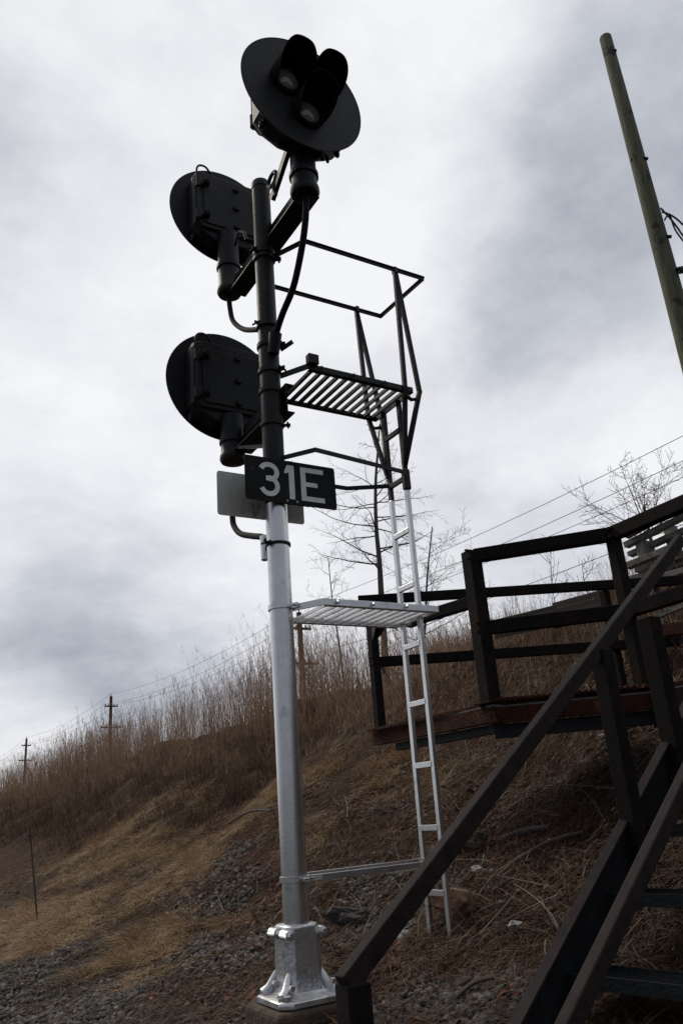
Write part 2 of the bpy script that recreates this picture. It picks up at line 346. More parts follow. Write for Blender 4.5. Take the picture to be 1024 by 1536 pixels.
# knee braces and eye hooks
obj('brace',MB().bar((.0,.10,3.20),(.0,.52,3.37),.035,.02),BLACK,sig)
b=MB().bar((-.10,-.62,5.02),(-.10,-.36,4.83),.03,.055); e=[( -.10,-.50+.055*math.cos(t)-.0,5.00+.06*math.sin(t)) for t in np.linspace(0,6.283,17)]
b.tube([(-.11,-.40+.06*math.cos(t),4.965+.045*math.sin(t)) for t in np.linspace(0,6.283,17)],.014,8,False)
b.tube([(-.11,-.44,4.95),(-.115,-.42,4.86),(-.11,-.44,4.80)],.012,8)
obj('eye_hook',b,BLACK,sig,True)
b=MB().tube([(-.09,.30,4.93),(-.095,.20,4.98),(-.09,.13,4.93),(-.085,.10,4.84)],.012,8); obj('tie_hook',b,BLACK,sig,True)
# --- conduits (curved, flexible)
def smooth_path(pts,n=6):
    out=[]; P=[pts[0]]+pts+[pts[-1]]
    for i in range(1,len(P)-2):
        p0,p1,p2,p3=P[i-1],P[i],P[i+1],P[i+2]
        for k in range(n):
            t=k/n; out.append(.5*((2*p1)+(p2-p0)*t+(2*p0-5*p1+4*p2-p3)*t*t+(3*p1-p0-3*p2+p3)*t**3))
    out.append(pts[-1]); return out
def conduit(px,r=.020,elbow=True):
    pts=smooth_path([atv(*q) for q in px]); b=MB().tube(pts,r,12)
    d=(pts[-1]-pts[-2]).normalized(); 
    if elbow: b.tube([pts[-1]-d*.07,pts[-1]+d*.01],r*1.7,12)
    return obj('conduit',b,BLACKM,sig,True)
conduit([(459,292,-.64),(458,330,-.63),(452,375,-.55),(440,430,-.42),(424,470,-.24),(415,498,-.13),(411,520,-.09)],.022)
conduit([(343,440,.69),(345,462,.69),(350,482,.62),(366,494,.42),(388,494,.12),(396,492,.03)],.020,False)
conduit([(349,765,.69),(350,786,.66),(360,800,.52),(378,804,.30),(394,806,.12),(401,815,.07)],.021,False)
obj('conduit_fitting',MB().tube([(-.04,.10,2.56),(-.055,.085,2.40)],[.032,.022],12),SILVER,sig,True)
obj('conduit_fitting',MB().tube([atv(413,500,-.12),atv(410,530,-.075)],[.045,.040],12).bar((.06,-.06,3.86),(.12,-.13,3.90),.012,.03),BLACK,sig,True)

# --- ladder
lad=bpy.data.objects.new('ladder',None); COL.objects.link(lad); lad.parent=sig; lad.location=(.95,0,0); lad['label']='narrow side ladder, silver below and black above'
LW=.098
def lu(z): return .925+.012*z       # leans out very slightly
ZB=2.93
def rail(v,z0,z1,m):
    obj('rail',MB().bar((lu(z0),v,z0),(lu(z1),v,z1),.034,.014,(1,0,0)).bar((lu(z0)+.012,v,z0),(lu(z1)+.012,v,z1),.010,.034,(1,0,0)),m,lad,False,.002)
rail(-LW,.15,ZB+.15,SILVER); rail(LW,.15,ZB,SILVER)
rail(-LW,ZB+.152,3.64,BLACK); rail(LW,ZB+.002,3.64,BLACK)
rz=[.415,.774,1.139,1.517,1.889,2.285,2.663,3.045,3.42]
for z in rz: obj('rung',MB().bar((lu(z),-LW+.008,z-.012),(lu(z),LW-.008,z-.012),.022,.034),SILVER if z<3 else BLACK,lad,False,.002)
# stand-off brackets, mast to ladder
def bracket(z,m,w=.25,ub=.16,un=.93,th=.032,fl=.008):
    for s in (-1,1):
        p=[Vector((.03,s*.062,z)),Vector((ub,s*w,z)),Vector((.70,s*w,z)) if s>0 else Vector((.92,s*(LW+.05),z)),Vector((lu(z),s*(LW+.012),z))]
        b=MB()
        for a_,c_ in zip(p,p[1:]): b.bar(a_,c_,fl,th,ext=.003)
        obj('bracket',b,m,lad,False,.002)
bracket(.575,SILVER,.10,.12); bracket(3.05,BLACK,.25,.17)
obj('bracket_clip',MB().bar((lu(2.98),-LW-.01,3.09),(lu(2.98),-LW-.01,2.94),.04,.05,(1,0,0)),BLACK,lad,False,.006)
# platforms
def platform(z,m,name,label,w=.245,u0=.12,u1=1.0,n=12,ang=0):
    pf=bpy.data.objects.new('work_platform',None); COL.objects.link(pf); pf.parent=sig; pf.location=(.5,0,z); pf['label']=label
    for s in (-1,1):
        b=MB(); b.bar((.05,s*.062,z),(u0+.04,s*w,z),.008,.042,ext=.002); b.bar((u0+.04,s*w,z),(u1,s*w,z),.008,.042,ext=.002); b.bar((u0+.05,s*(w-.018),z-.018),(u1,s*(w-.018),z-.018),.030,.007)
        obj('side_angle',b,m,pf,False,.002)
    e=MB().bar((u1,-w,z),(u1,w,z),.008,.042); obj('end_angle',e,m,pf)
    for k in range(n):
        u=u0+.085+(u1-u0-.13)*k/(n-1)
        b=MB().bar((u,-w+.006,z-.002),(u,w-.006,z-.002),.036,.007); b.bar((u-.016,-w+.006,z-.012),(u-.016,w-.006,z-.012),.005,.024)
        obj('slat',b,m,pf)
    for u in (.25,.5,.75):
        for s in (-1,1): obj('bolt',MB().lathe([(.012,0),(.010,.012)] ,(u,s*w-(.016 if s<0 else -.004),z),'y',6),m,pf)
    return pf
platform(3.655,BLACK,'','upper black slatted platform beside the mast')
platform(2.065,SILVER,'','lower silver slatted platform beside the mast')
obj('corner_block',MB().box((.15,-.285,3.665),(.225,-.235,3.735)),BLACK,sig,False,.004)
# platform support from ladder: flaring bars
cage=bpy.data.objects.new('safety_cage',None); COL.objects.link(cage); cage.parent=sig; cage.location=(.95,0,3.6); cage['label']='black railing hoop and posts round the upper platform'
HZ=4.655
hp_=[Vector((.06,-.05,HZ-.02)),Vector((.19,-.26,HZ)),Vector((1.215,-.26,HZ)),Vector((1.19,.30,HZ)),Vector((.10,.30,HZ)),Vector((.03,.06,HZ))]
b=MB()
for a_,c_ in zip(hp_,hp_[1:]): b.bar(a_,c_,.010,.030,ext=.004); b.bar(a_+Vector((0,0,.012)),c_+Vector((0,0,.012)),.028,.006,ext=.004)
obj('hoop',b,BLACK,cage)
for s,vt in ((-1,-.26),(1,.30)):
    top=Vector((.955,vt,HZ)); e1=Vector((.935,s*.245,3.655)); e2=Vector((1.06,s*.245,3.655)); bot=Vector((lu(3.15),s*(LW+.01),3.12))
    for e_ in (e1,e2):
        obj('cage_post',MB().bar(top,e_,.020,.034,(1,0,0),ext=.01).bar(e_,bot,.020,.034,(1,0,0),ext=.01),BLACK,cage)
    obj('post_clip',MB().bar(top+Vector((0,-.006*s,-.03)),top+Vector((0,-.006*s,.022)),.04,.03,(1,0,0)),BLACK,cage,False,.003)
for s in (-1,1): obj('cage_foot',MB().tube([(.935,s*.245,3.60),(.98,s*.245,3.575),(1.03,s*.245,3.59),(1.06,s*.245,3.64)],.014,8),BLACK,cage,True)

# --- number sign and blank plate
def plate_poly(w,h,r=.02,n=5):
    o=[]
    for cx,cy,a0 in ((w-r,h-r,0),(r,h-r,90),(r,r,180),(w-r,r,270)):
        for k in range(n+1): t=R(a0+90*k/n); o.append((cx+r*math.cos(t),cy+r*math.sin(t)))
    return o
SU,SZ,SW,SH=-.252,2.722,.645,.297
sgn=thing('number_sign','black sign reading 31E in pale letters, bolted to the mast','sign',(SU+SW/2,-.095,SZ+SH/2))
fn=lambda x,y,t:(SU+x,-.090-t,SZ+y-.00)
obj('sign_plate',MB().prism(plate_poly(SW,SH),fn,0,.004),mat('sign_black',(.004,.0045,.005),(.009,.0095,.010),rough=.5,spec=.15,scale=12,c3=(.03,.03,.028),s3=10,t3=(.64,.72)),sgn,False,.001)
def stroke(pts,w):
    L_=[];R_=[]
    for i,p in enumerate(pts):
        a_=pts[max(i-1,0)]; c_=pts[min(i+1,len(pts)-1)]; dx,dy=c_[0]-a_[0],c_[1]-a_[1]; l=math.hypot(dx,dy); nx,ny=-dy/l*w/2,dx/l*w/2
        L_.append((p[0]+nx,p[1]+ny)); R_.append((p[0]-nx,p[1]-ny))
    return L_,R_
lb=.036; lt=SH-.030; lh=lt-lb; sw=.033
d3=MB(); w3=.145; x3=.092; xr=x3+w3
def arc(cx,cy,rx,ry,a0,a1,n=14): return [(cx+rx*math.cos(R(a0+(a1-a0)*k/n)),cy+ry*math.sin(R(a0+(a1-a0)*k/n))) for k in range(n+1)]
r1=lh*.25-sw/4; topc=lt-sw/2-r1; botc=lb+sw/2+lh*.27-sw/4; rx=w3/2-sw/2
up=arc(x3+w3/2,topc,rx,r1,160,-92)
lo=arc(x3+w3/2,botc,rx,lh*.27-sw/4,92,-160)
for pts in (up,lo):
    L_,R_=stroke(pts,sw)
    for i in range(len(pts)-1):
        q=[L_[i],L_[i+1],R_[i+1],R_[i]]; d3.add([fn(x,y,.0052 if pts is up else .0060) for x,y in q],[(0,1,2,3)])
xc=x3+w3/2; ym=(topc-r1+botc+lh*.27-sw/4)/2; d3.add([fn(x,y,.0070) for x,y in ((xc-.022,ym-sw/2),(xc+.012,ym-sw/2),(xc+.012,ym+sw/2),(xc-.022,ym+sw/2))],[(0,1,2,3)]); obj('numeral_three',d3,WHITE,sgn)
x1=.296; d1=MB().prism([(x1+.008,lb),(x1+.008+sw*1.15,lb),(x1+.008+sw*1.15,lt),(x1-.002,lt),(x1-.022,lt-.042),(x1-.022,lt-.062),(x1+.008,lt-.05)],fn,.0042,.0055); obj('numeral_one',d1,WHITE,sgn)
xe=.388; we=.168
de=MB().prism([(xe,lb),(xe+we,lb),(xe+we,lb+sw),(xe+sw*1.1,lb+sw),(xe+sw*1.1,lb+lh/2-sw*.45),(xe+we*.72,lb+lh/2-sw*.45),(xe+we*.72,lb+lh/2+sw*.45),(xe+sw*1.1,lb+lh/2+sw*.45),(xe+sw*1.1,lt-sw),(xe+we,lt-sw),(xe+we,lt),(xe,lt)],fn,.0042,.0055); obj('letter_e',de,WHITE,sgn)
for x,y in ((.285,.020),(.355,.020),(.285,SH-.022),(.355,SH-.022)): obj('bolt',MB().lathe([(.008,.004),(.006,.010)],(SU+x,-.090,SZ+y),'y',8),GALV if y<.1 else BLACK,sgn)
obj('sign_bracket',MB().bar((-.10,-.078,SZ+SH-.022),(.20,-.078,SZ+SH-.022),.012,.03).bar((-.06,-.078,SZ+.02),(.20,-.078,SZ+.02),.012,.03),BLACK,sgn)
bl=thing('blank_plate','bare grey metal plate behind the black number sign on the mast','sign plate',(-.05,.09,2.82))
fb=lambda x,y,t:(-.362+x,.086+t,2.668+y)
obj('plate',MB().prism(plate_poly(.607,.297),fb,0,.004),GALV,bl,False,.001)
for x in (.30,.36): obj('plate_bolt',MB().lathe([(.008,-.004),(.006,.006)],(-.362+x,.084,2.69),'y',8),ROCKW,bl)
obj('plate_strap',MB().bar((-.10,.078,2.90),(.10,.078,2.90),.012,.03),BLACK,bl)
# concrete footing
b=MB().box((-.225,-.21,-.35),(.21,.21,-.004)); fo=obj('concrete_footing',b,CONC,None,False,.03,3); tag(fo,'tan stained concrete block under the silver mast base','footing')

# ------------------------------------------------------------------ walkway
wk=thing('steel_walkway','dark rusty steel walkway platform with open pipe railings on the bank','walkway',(2.3,0,1.5))
P1=Vector((1.60,.06,0)); P2=Vector((1.69,1.60,0)); P3=Vector((2.36,-.60,0)); P4=Vector((2.33,-1.55,0)); Q2=Vector((4.25,.10,0))
def at_(p,z): return Vector((p.x,p.y,z))
def sbar(name,p,q,w,h,m=RUST,parent=wk,ext=0,bev=.006): return obj(name,MB().bar(p,q,w,h,ext=ext),m,parent,False,bev)
FZ=1.50
sbar('corner_post',at_(P1,FZ-.02),at_(P1,2.60),.105,.105); sbar('corner_post',at_(P2,FZ-.1),at_(P2,2.56),.075,.075); sbar('corner_post',at_(P3,FZ-.1),at_(P3,2.57),.08,.08)
sbar('corner_post',at_(P4,FZ-.1),at_(P4,2.57),.08,.08)
sbar('top_rail',at_(P1,2.565)+Vector((.04,-.03,0)),at_(P3,2.60),.085,.095,ext=.03); sbar('top_rail',at_(P3,2.602),at_(P4,2.61),.083,.095,ext=.02)
sbar('mid_rail',at_(P1,2.03)+Vector((.04,-.03,0)),at_(P3,2.04),.07,.095); sbar('mid_rail',at_(P3,2.04),at_(P4,2.05),.068,.095)
R0=Vector((1.585,1.62,2.62)); sbar('far_top_rail',R0,at_(Q2,2.60),.06,.082); sbar('far_mid_rail',Vector((1.70,1.62,2.075)),at_(Q2,2.06),.06,.085)
sbar('cut_rail',Vector((1.60,.115,2.235)),Vector((1.505,.70,2.235)),.07,.085); obj('rail_end',MB().bar((1.505,.702,2.235),(1.50,.79,2.235),.074,.089),GREYLIP,wk,False,.004)
sbar('far_post',Vector((3.55,.58,1.4)),Vector((3.55,.58,2.57)),.07,.07)
obj('gusset',MB().bar((1.70,1.56,2.30),(1.78,1.36,2.52),.02,.07),RUST,wk); obj('gusset',MB().bar((1.66,1.60,2.25),(1.66,1.48,2.42),.006,.06),GREYLIP,wk)
for p,z in ((P1,2.565),(P1,2.03),(P3,2.60),(P3,2.04),(P2,2.5),(P2,2.07)):
    for dv in (-.03,.03): obj('rail_bolt',MB().tube([at_(p,z+dv)+Vector((-.075,-.03,0)),at_(p,z+dv)+Vector((-.04,-.03,0))],.011,6),REDRUST,wk)
for p in (P1,P2,P3): obj('post_foot',MB().bar(at_(p,FZ+.005),at_(p,FZ+.017),.17,.17),REDRUST,wk,False,.003)
# floor beams
def beam(p,q,z,h,m,lip=True):
    p,q=at_(p,z-h/2),at_(q,z-h/2); d=(q-p).normalized(); nrm=Vector((0,0,1)).cross(d)
    b=MB().bar(p,q,.012,h,ext=.02); b.bar(p+nrm*.035+Vector((0,0,-h/2+.006)),q+nrm*.035+Vector((0,0,-h/2+.006)),.07,.012,ext=.02); obj('floor_beam',b,m,wk)
    if lip: obj('beam_flange',MB().bar(p+nrm*.035+Vector((0,0,h/2+.006)),q+nrm*.035+Vector((0,0,h/2+.006)),.08,.010,ext=.02),GREYLIP,wk)
beam(P2+Vector((-.05,.03,0)),P1+Vector((-.05,-.06,0)),FZ-.02,.10,REDRUST)
beam(P1+Vector((-.05,-.06,0)),P3+Vector((-.04,-.07,0)),FZ-.03,.10,REDRUST); beam(P3+Vector((-.04,-.07,0)),P4+Vector((-.04,-.9,0)),FZ-.03,.12,RUST)
beam(P2+Vector((.02,-.2,0)),P1+Vector((.03,-.04,0)),FZ-.125,.06,DKSTEEL,False); beam(P1+Vector((.0,-.03,0)),P3+Vector((.0,-.05,0)),FZ-.135,.09,DKSTEEL,False); beam(P3+Vector((.0,-.05,0)),P4+Vector((0,-.9,0)),FZ-.155,.09,DKSTEEL,False)  # near-black bars added below the red ones, standing in for the shaded underside
deck=[(1.58,1.62),(1.56,.03),(2.34,-.62),(2.30,-2.5),(2.7,-2.5),(2.75,-.4),(2.45,.9)]
obj('deck_plate',MB().prism(deck,lambda x,y,t:(x,y,t),FZ-.012,FZ+.012),REDRUST,wk,False,.002)
b=MB()
for k in range(26):     # corrugated edge of the deck sheet
    t=k/26; p=P1.lerp(P3,t)+Vector((-.06,-.085,0)); b.lathe([(.016,-.06),(.016,.06)],(p.x+.05,p.y+.06,FZ+.02),'y',8)
obj('deck_corrugation',b,REDRUST,wk,True)
for p in (Vector((2.6,-2.3,0)),): sbar('support_leg',at_(p,float(gz(p.x,p.y))-.2),at_(p,FZ-.02),.10,.10)

# ------------------------------------------------------------------ stairs
st=thing('steel_staircase','dark steel stairs with open treads and sloping rusty handrails leading up to the walkway','staircase',(-.2,-2,-.5))
A0=Vector((1.064,-1.441,1.590)); B0=Vector((1.0424,-1.4162,.765)); D0=Vector((.82653,.161068,.539356)); HP=Vector((D0.y,-D0.x,0)).normalized(); WS=.82
UPN=D0.cross(HP); UPN=UPN if UPN.z>0 else -UPN
for w,nm in ((0,'left'),(WS,'right')):
    o=HP*w
    tl=-2.20 if w==0 else -2.75; h0=A0+o+D0*tl; h1=A0+o+D0*1.42
    obj('handrail',MB().bar(h0,h1,.046 if w==0 else .036,.072 if w==0 else .052,UPN),RAILTOP,st,False,.005)
    s=-1 if w==0 else 1
    s0=B0+o+D0*(-2.28); s1=B0+o+D0*1.50
    b=MB().bar(s0-UPN*.12,s1-UPN*.12,.010,.24,UPN); b.bar(s0-UPN*.235+HP*s*.0,s1-UPN*.235,.055,.010,UPN)
    obj('stringer',b,DKSTEEL,st,False,.002)
    obj('stringer_flange',MB().bar(s0+UPN*.003,s1+UPN*.003,.055,.012,UPN),RAILTOP if w==0 else DKSTEEL,st,False,.002)
    nb=A0+o+D0*(tl+.045); obj('newel_post',MB().bar((nb.x,nb.y,float(gz(nb.x,nb.y))-.1),(nb.x,nb.y,nb.z-.02),.085,.085),RUST,st,False,.005)
    pb=A0+o; obj('rail_post',MB().bar((pb.x,pb.y,B0.z-.22),(pb.x,pb.y,A0.z-.02),.075,.085),RUST,st,False,.005)
    pb=A0+o+D0*.66; obj('rail_post',MB().bar((pb.x,pb.y,pb.z-1.1),(pb.x,pb.y,pb.z-(.16)),.085,.10),RUST,st,False,.005)
hd_=Vector((D0.x,D0.y,0)).normalized()
for k in range(-4,5):
    z=.46+.245*k
    if z>1.45 or z<-.45: continue
    c=B0+D0*((z+.13-B0.z)/D0.z); c=c+HP*.012; c.z=z
    b=MB().bar(c+hd_*.115,c+hd_*.115+HP*(WS-.024),.23,.006)
    b.bar(c,c+HP*(WS-.024),.012,.05); b.bar(c+hd_*.23,c+hd_*.23+HP*(WS-.024),.010,.035)
    for q in range(1,9): b.bar(c+hd_*(.0255*q)+Vector((0,0,.006)),c+hd_*(.0255*q)+HP*(WS-.024)+Vector((0,0,.006)),.005,.006)
    obj('tread',b,DKSTEEL,st)

# ------------------------------------------------------------------ utility poles and wires
def upole(v,top,label,base=None,u=18.85):
    z0=float(gz(u,v)); t=thing('utility_pole',label,'utility pole',(u,v,z0),'line of utility poles beyond the bank')
    obj('pole_shaft',MB().tube([(u,v,z0-.3),(u,v,top*.5),(u,v,top)],[.20,.18,.14],14),FARPOLE,t,True)
    for dz,h in ((-.95,.62),(-2.9,.95)):
        a_=obj('crossarm',MB().bar((u-h,v-.16,top+dz),(u+h,v-.16,top+dz),.10,.13),FARPOLE,t)
        for x in (-h*.92,-h*.45,h*.45,h*.92): obj('insulator',MB().lathe([(.03,0),(.05,.05),(.035,.09),(.045,.12),(.02,.16)],(u+x,v-.16,top+dz+.06),'z',8),GLASSM,a_)
    obj('crossarm_brace',MB().bar((u-.5,v-.2,top-2.9),(u,v-.18,top-3.5),.04,.04).bar((u+.5,v-.2,top-2.9),(u,v-.18,top-3.5),.04,.04),FARPOLE,t)
    obj('top_pin',MB().tube([(u,v,top),(u,v,top+.28)],[.04,.03],8),GLASSM,t)
    return (u,v,top)
PL=[upole(117.1,12.75,'smallest utility pole, at the far left over the reeds'),upole(74.1,12.3,'utility pole rising out of the reeds left of the mast'),
    upole(35.1,11.3,'nearest brown utility pole, half hidden behind the mast and silver platform'),]
PL.append((18.85,-4.3,11.2)); PL.insert(0,(18.85,160,12.6)); 
wl=['topmost overhead wire on the far pole line','overhead wire on the upper crossarm, left side','overhead wire on the upper crossarm, right side','overhead wire on the lower crossarm']
for n_,(du,dz) in enumerate(((0,.26),(-.57,-.75),(.57,-.75),(-.87,-2.7))):
    b=MB()
    for (u0,v0,t0),(u1,v1,t1) in zip(PL,PL[1:]):
        pts=[]
        for k in range(13):
            t=k/12; pts.append((u0+du,v0+(v1-v0)*t,(t0+(t1-t0)*t)+dz-4*t*(1-t)*.75))
        b.tube(pts,.011,5)
    tag(obj('overhead_wire',b,WIREM,None),wl[n_],'wire','wires strung along the pole line')
u,v,t=PL[-1]
# pole just right of frame that carries the span's other end
z0=float(gz(u,v)); tp=thing('utility_pole','utility pole that ends the wire span right of the frame','utility pole',(u,v,z0),'line of utility poles beyond the bank')
obj('pole_shaft',MB().tube([(u,v,z0-.3),(u,v,t*.5),(u,v,t)],[.20,.18,.14],12),FARPOLE,tp,True)
for dz,h in ((-.95,.62),(-2.9,.95)): obj('crossarm',MB().bar((u-h,v-.16,t+dz),(u+h,v-.16,t+dz),.10,.13),FARPOLE,tp)
# big leaning wooden pole, right
bp0=Vector((8.05,2.02,float(gz(8.05,2.02))-.3)); 
def athd(x,y,D):
    d=ray(x,y); return CAM+d*(D/math.hypot(d.x,d.y))
T1=athd(907,56,12.0); T0=athd(1010,444,12.0); dd=(T0-T1).normalized(); T00=T1+dd*((T1.z-2.6)/(-dd.z))
wp=thing('wooden_pole','greenish wooden pole leaning up into the sky at the right','wooden pole',T00)
obj('pole_shaft',MB().tube([T00,T00.lerp(T1,.3),T00.lerp(T1,.7),T1-(T1-T0).normalized()*.02,T1],[.185,.165,.128,.105,.095],20),WOODPOLE,wp,True)
for (x,y),s in (((921,76),1),((968,238),1),((949,240),-1),((965,296),-1),((1003,355),0)):
    p=athd(x,y,11.95); obj('pole_bolt',MB().tube([p-CR*.05,p+CR*.03],.028,8),DKSTEEL,wp,True)
cb=thing('service_cable','black service cable bundle hooked onto the leaning wooden pole','cable',athd(992,318,11.9))
b=MB()
for q in ([(990,312),(1002,325),(1014,340),(1030,362),(1080,420)],[(992,318),(1004,322),(1018,332),(1032,350),(1080,400)],[(996,330),(1003,322),(1012,345),(1028,368),(1080,430)],[(1016,410),(1024,404),(1040,415),(1085,440)]):
    pp=[athd(x,y,11.85+.12*i) for i,(x,y) in enumerate(q)]; k_=[Vector((9.5,-12,9.2)),Vector((11,-38,9.6))]; pp=smooth_path(pp[:-1]+[pp[-1] if q[0][0] in (990,1016) else athd(1040,395,12.1)]); pp=pp+k_ if q[0][0] in (990,1016) else pp; obj('cable_strand',MB().tube(pp,.015,6),WIREM,cb,True)
obj('cable_clamp',MB().tube([athd(1016,406,11.9),athd(1026,404,12.0)],.06,8),DKSTEEL,cb,True)

# ------------------------------------------------------------------ trees
def branch(b,p,d,L,r,depth,rnd,curl=.25,up=.03,gap=(.12,.3),side=.8,shrink=.62,minr=.003):
    "grow one tapering limb as a tube and its twigs"
    n=max(4,int(L/.16)); pts=[p.copy()]; rs=[r]; q=p.copy(); dd=d.normalized()
    for k in range(n):
        dd=(dd+Vector((rnd.uniform(-1,1),rnd.uniform(-1,1),rnd.uniform(-1,1)))*curl*.5+Vector((0,0,up))).normalized()
        q=q+dd*(L/n); pts.append(q.copy()); rs.append(max(minr*.7,r*(1-(k+1)/n*.85)))
    b.tube(pts,rs,6 if r>.02 else 4 if r>.008 else 3)
    if depth<=0: return
    s=rnd.uniform(*gap)*L
    while s<L*.97:
        k=min(n-1,int(s/L*n)); f=s/L*n-k; pp=pts[k].lerp(pts[k+1],f); ax=(pts[k+1]-pts[k]).normalized()
        o=ax.orthogonal().normalized(); o.rotate(__import__('mathutils').Quaternion(ax,rnd.uniform(0,6.283)))
        nd=(ax*(1-side*.45)+o*side).normalized(); LL=L*shrink*rnd.uniform(.45,1)*(1-.5*s/L)
        branch(b,pp,nd,LL,max(minr,rs[k]*rnd.uniform(.4,.6)),depth-1,rnd,curl*1.15,up,gap,side,shrink,minr)
        s+=rnd.uniform(*gap)*L
def tree(label,pts,rs,limbs,seed,depth=2,name='bare_tree',group=None,**kw):
    rnd=random.Random(seed); base=pts[0]; t=thing(name,label,'tree' if name=='bare_tree' else 'shrub',base,group)
    sp=smooth_path(pts,4); rr=[rs[0]+(rs[1]-rs[0])*i/(len(sp)-1) for i in range(len(sp))]
    obj('trunk',MB().tube(sp,rr,10),BARK,t,True)
    b=MB()
    for (f,d,L) in limbs:
        x=f*(len(sp)-1); k=min(len(sp)-2,int(x)); p=sp[k].lerp(sp[k+1],x-k); r=rr[k]*.36
        branch(b,p,Vector(d),L,max(.006,r),depth,rnd,**kw)
    obj('crown',b,BARK,t,True); return t
V0=9.4
def tp_(x,y,dv=0): return atv(x,y,V0+dv)
base=gp(7.05,V0,-.2)
tr=[base,tp_(572,900),tp_(569,845),tp_(564,790),tp_(563,730),tp_(566,680),tp_(569,640)]
limbs=[]; lr=random.Random(5)
def limb_px(f,dx,dy,L,dv): 
    d=(CR*dx-CU*dy); d=d.normalized()+Vector((0,dv,0)); limbs.append((f,d,L))
for f,dx,dy,L,dv in ((.33,-1,-.05,1.5,.3),(.36,-1,-.35,1.7,-.3),(.38,1,-.6,1.5,.3),(.40,1,-.1,1.0,-.6),(.46,-1,.1,1.3,.8),(.50,-1,-.12,2.1,-.2),(.52,1,-.35,1.6,.2),(.54,1,.25,1.2,-.5),(.58,-1,-.1,2.0,.4),
        (.60,1,-.1,1.5,-.3),(.62,1,-.8,1.5,.1),(.66,-1,-.7,1.8,.1),(.67,-1,-.05,1.5,.2),(.68,1,-.5,1.3,.5),(.72,.6,-.6,.7,.2),(.76,-1,-.6,.8,-.2),(.82,1,-.7,.9,.2),(.86,-1,-.5,.7,.2),(.90,1,-.6,.8,-.2),(.94,-1,-.8,.6,0),(.97,1,-1,.5,.1)): limb_px(f,dx,dy,L,dv)
for k_ in range(6):
    f_=lr.uniform(.28,.62); sg=lr.choice((-1,1)); limb_px(f_,sg,lr.uniform(-.5,.25),lr.uniform(.5,1.5),lr.uniform(-1,1))
limbs=[(f,d,L*(.62 if f>=.64 else .9)) for f,d,L in limbs]
tree('bare leafless tree standing behind the silver ladder',tr,(.074,.014),limbs,21,2,up=-.006,gap=(.09,.24),curl=.34,side=.7)
def small(label,x,y,top,u,seed,n,spread,depth=2,r=.03,name='bare_shrub',**kw):
    b0=atu(x,y,u); b0=gp(u,b0.y,-.1); t1=atv(top[0],top[1],b0.y); pts=[b0,b0.lerp(t1,.33)+Vector((.03,0,0)),b0.lerp(t1,.66)-Vector((.02,0,0)),t1]
    rnd=random.Random(seed); H=(t1-b0).length; ls=[]
    for k in range(n):
        f=.25+.7*k/n; a=rnd.uniform(0,6.283); ls.append((f,(math.cos(a)*spread,math.sin(a)*spread,rnd.uniform(.3,1)),H*rnd.uniform(.35,.6)*(1.15-f*.7)))
    return tree(label,pts,(r,r*.3),ls,seed,depth,name,**kw)
sb=atu(985,860,6.7); sb=gp(6.7,sb.y,-.1); VS=sb.y
limbs=[]
for f,dx,dy,L,dv in ((.45,-1,-.55,1.7,.1),(.50,-.6,-1,1.6,-.2),(.55,.25,-1,1.5,.2),(.60,.9,-.9,1.5,-.1),(.62,-.95,-.7,1.3,.4),(.75,-.3,-1,1.1,.1),(.8,.7,-1,1.2,.3),(.9,-.8,-1,.5,-.3),(.95,.1,-1,.6,0)): limb_px(f,dx,dy,L*.74,dv)
tree('bare leafless sapling above the upper right railing',[sb,atv(980,830,VS),atv(972,795,VS),atv(965,760,VS)],(.034,.018),limbs,4,2,gap=(.06,.15),curl=.22,up=.03,side=.75)
small('bare twiggy shrub just right of the silver ladder',618,930,(648,790),7.0,9,14,1.4,2,.035,gap=(.08,.18),group=None)
small('bare twiggy shrub left of the tree trunk, over the silver platform',508,930,(492,835),7.1,12,13,1.2,2,.026,gap=(.12,.25))
small('grey sapling stem seen under the silver platform end',590,1060,(560,960),5.6,31,7,.9,1,.05,gap=(.15,.3))
small('tall thin weed stalk behind the walkway mid rail',822,900,(826,815),6.6,14,7,.5,1,.008,gap=(.15,.3))
small('thin bare bush near the right railing post',880,900,(872,840),6.7,16,7,.8,2,.010,gap=(.15,.3))

# ------------------------------------------------------------------ debris: planks, sheets, rocks, sticks
pk=random.Random(2)
pls=[(938,804,1040,748),(938,818,1040,768),(944,832,1040,790),(940,850,1045,806),(955,856,1045,826),(938,872,1045,838),(965,872,1045,852),(942,884,1045,864)]
plab=['topmost grey weathered plank of the timber pile','second grey plank from the top of the timber pile','third plank down in the weathered timber pile','long plank at the middle of the timber pile','short plank tucked below the middle of the pile','pale plank in the lower part of the timber pile','short dark plank near the bottom of the pile','lowest plank of the timber pile, touching the bank']
for k,(x0,y0,x1,y1) in enumerate(pls):
    dD=.12*(k%3); p=athd(x0,y0,9.0+dD); q=athd(x1,y1,8.7+dD); d=(q-p); n=5; b=MB()
    pts=[p.lerp(q,i/n)+Vector((0,0,pk.uniform(-.003,.003))) for i in range(n+1)]
    for a_,c_ in zip(pts,pts[1:]): b.bar(a_,c_,.11,.060+pk.uniform(-.01,.010),ext=.004)
    tag(obj('timber_plank',b,PLANK,None,False,.006),plab[k],'plank','planks stacked on the bank at the right')
for k,(x,y0,y1,l) in enumerate(((962,812,900,'left upright bearer between the stacked planks'),(1004,790,900,'right upright bearer between the stacked planks'))):
    tag(obj('timber_block',MB().bar(athd(x,y0,9.1),(lambda q:Vector((q.x,q.y,float(gz(q.x,q.y))-.1)))(athd(x,y0,9.1)),.12,.10),PLANK,None,False,.006),l,'timber','bearers in the plank pile')
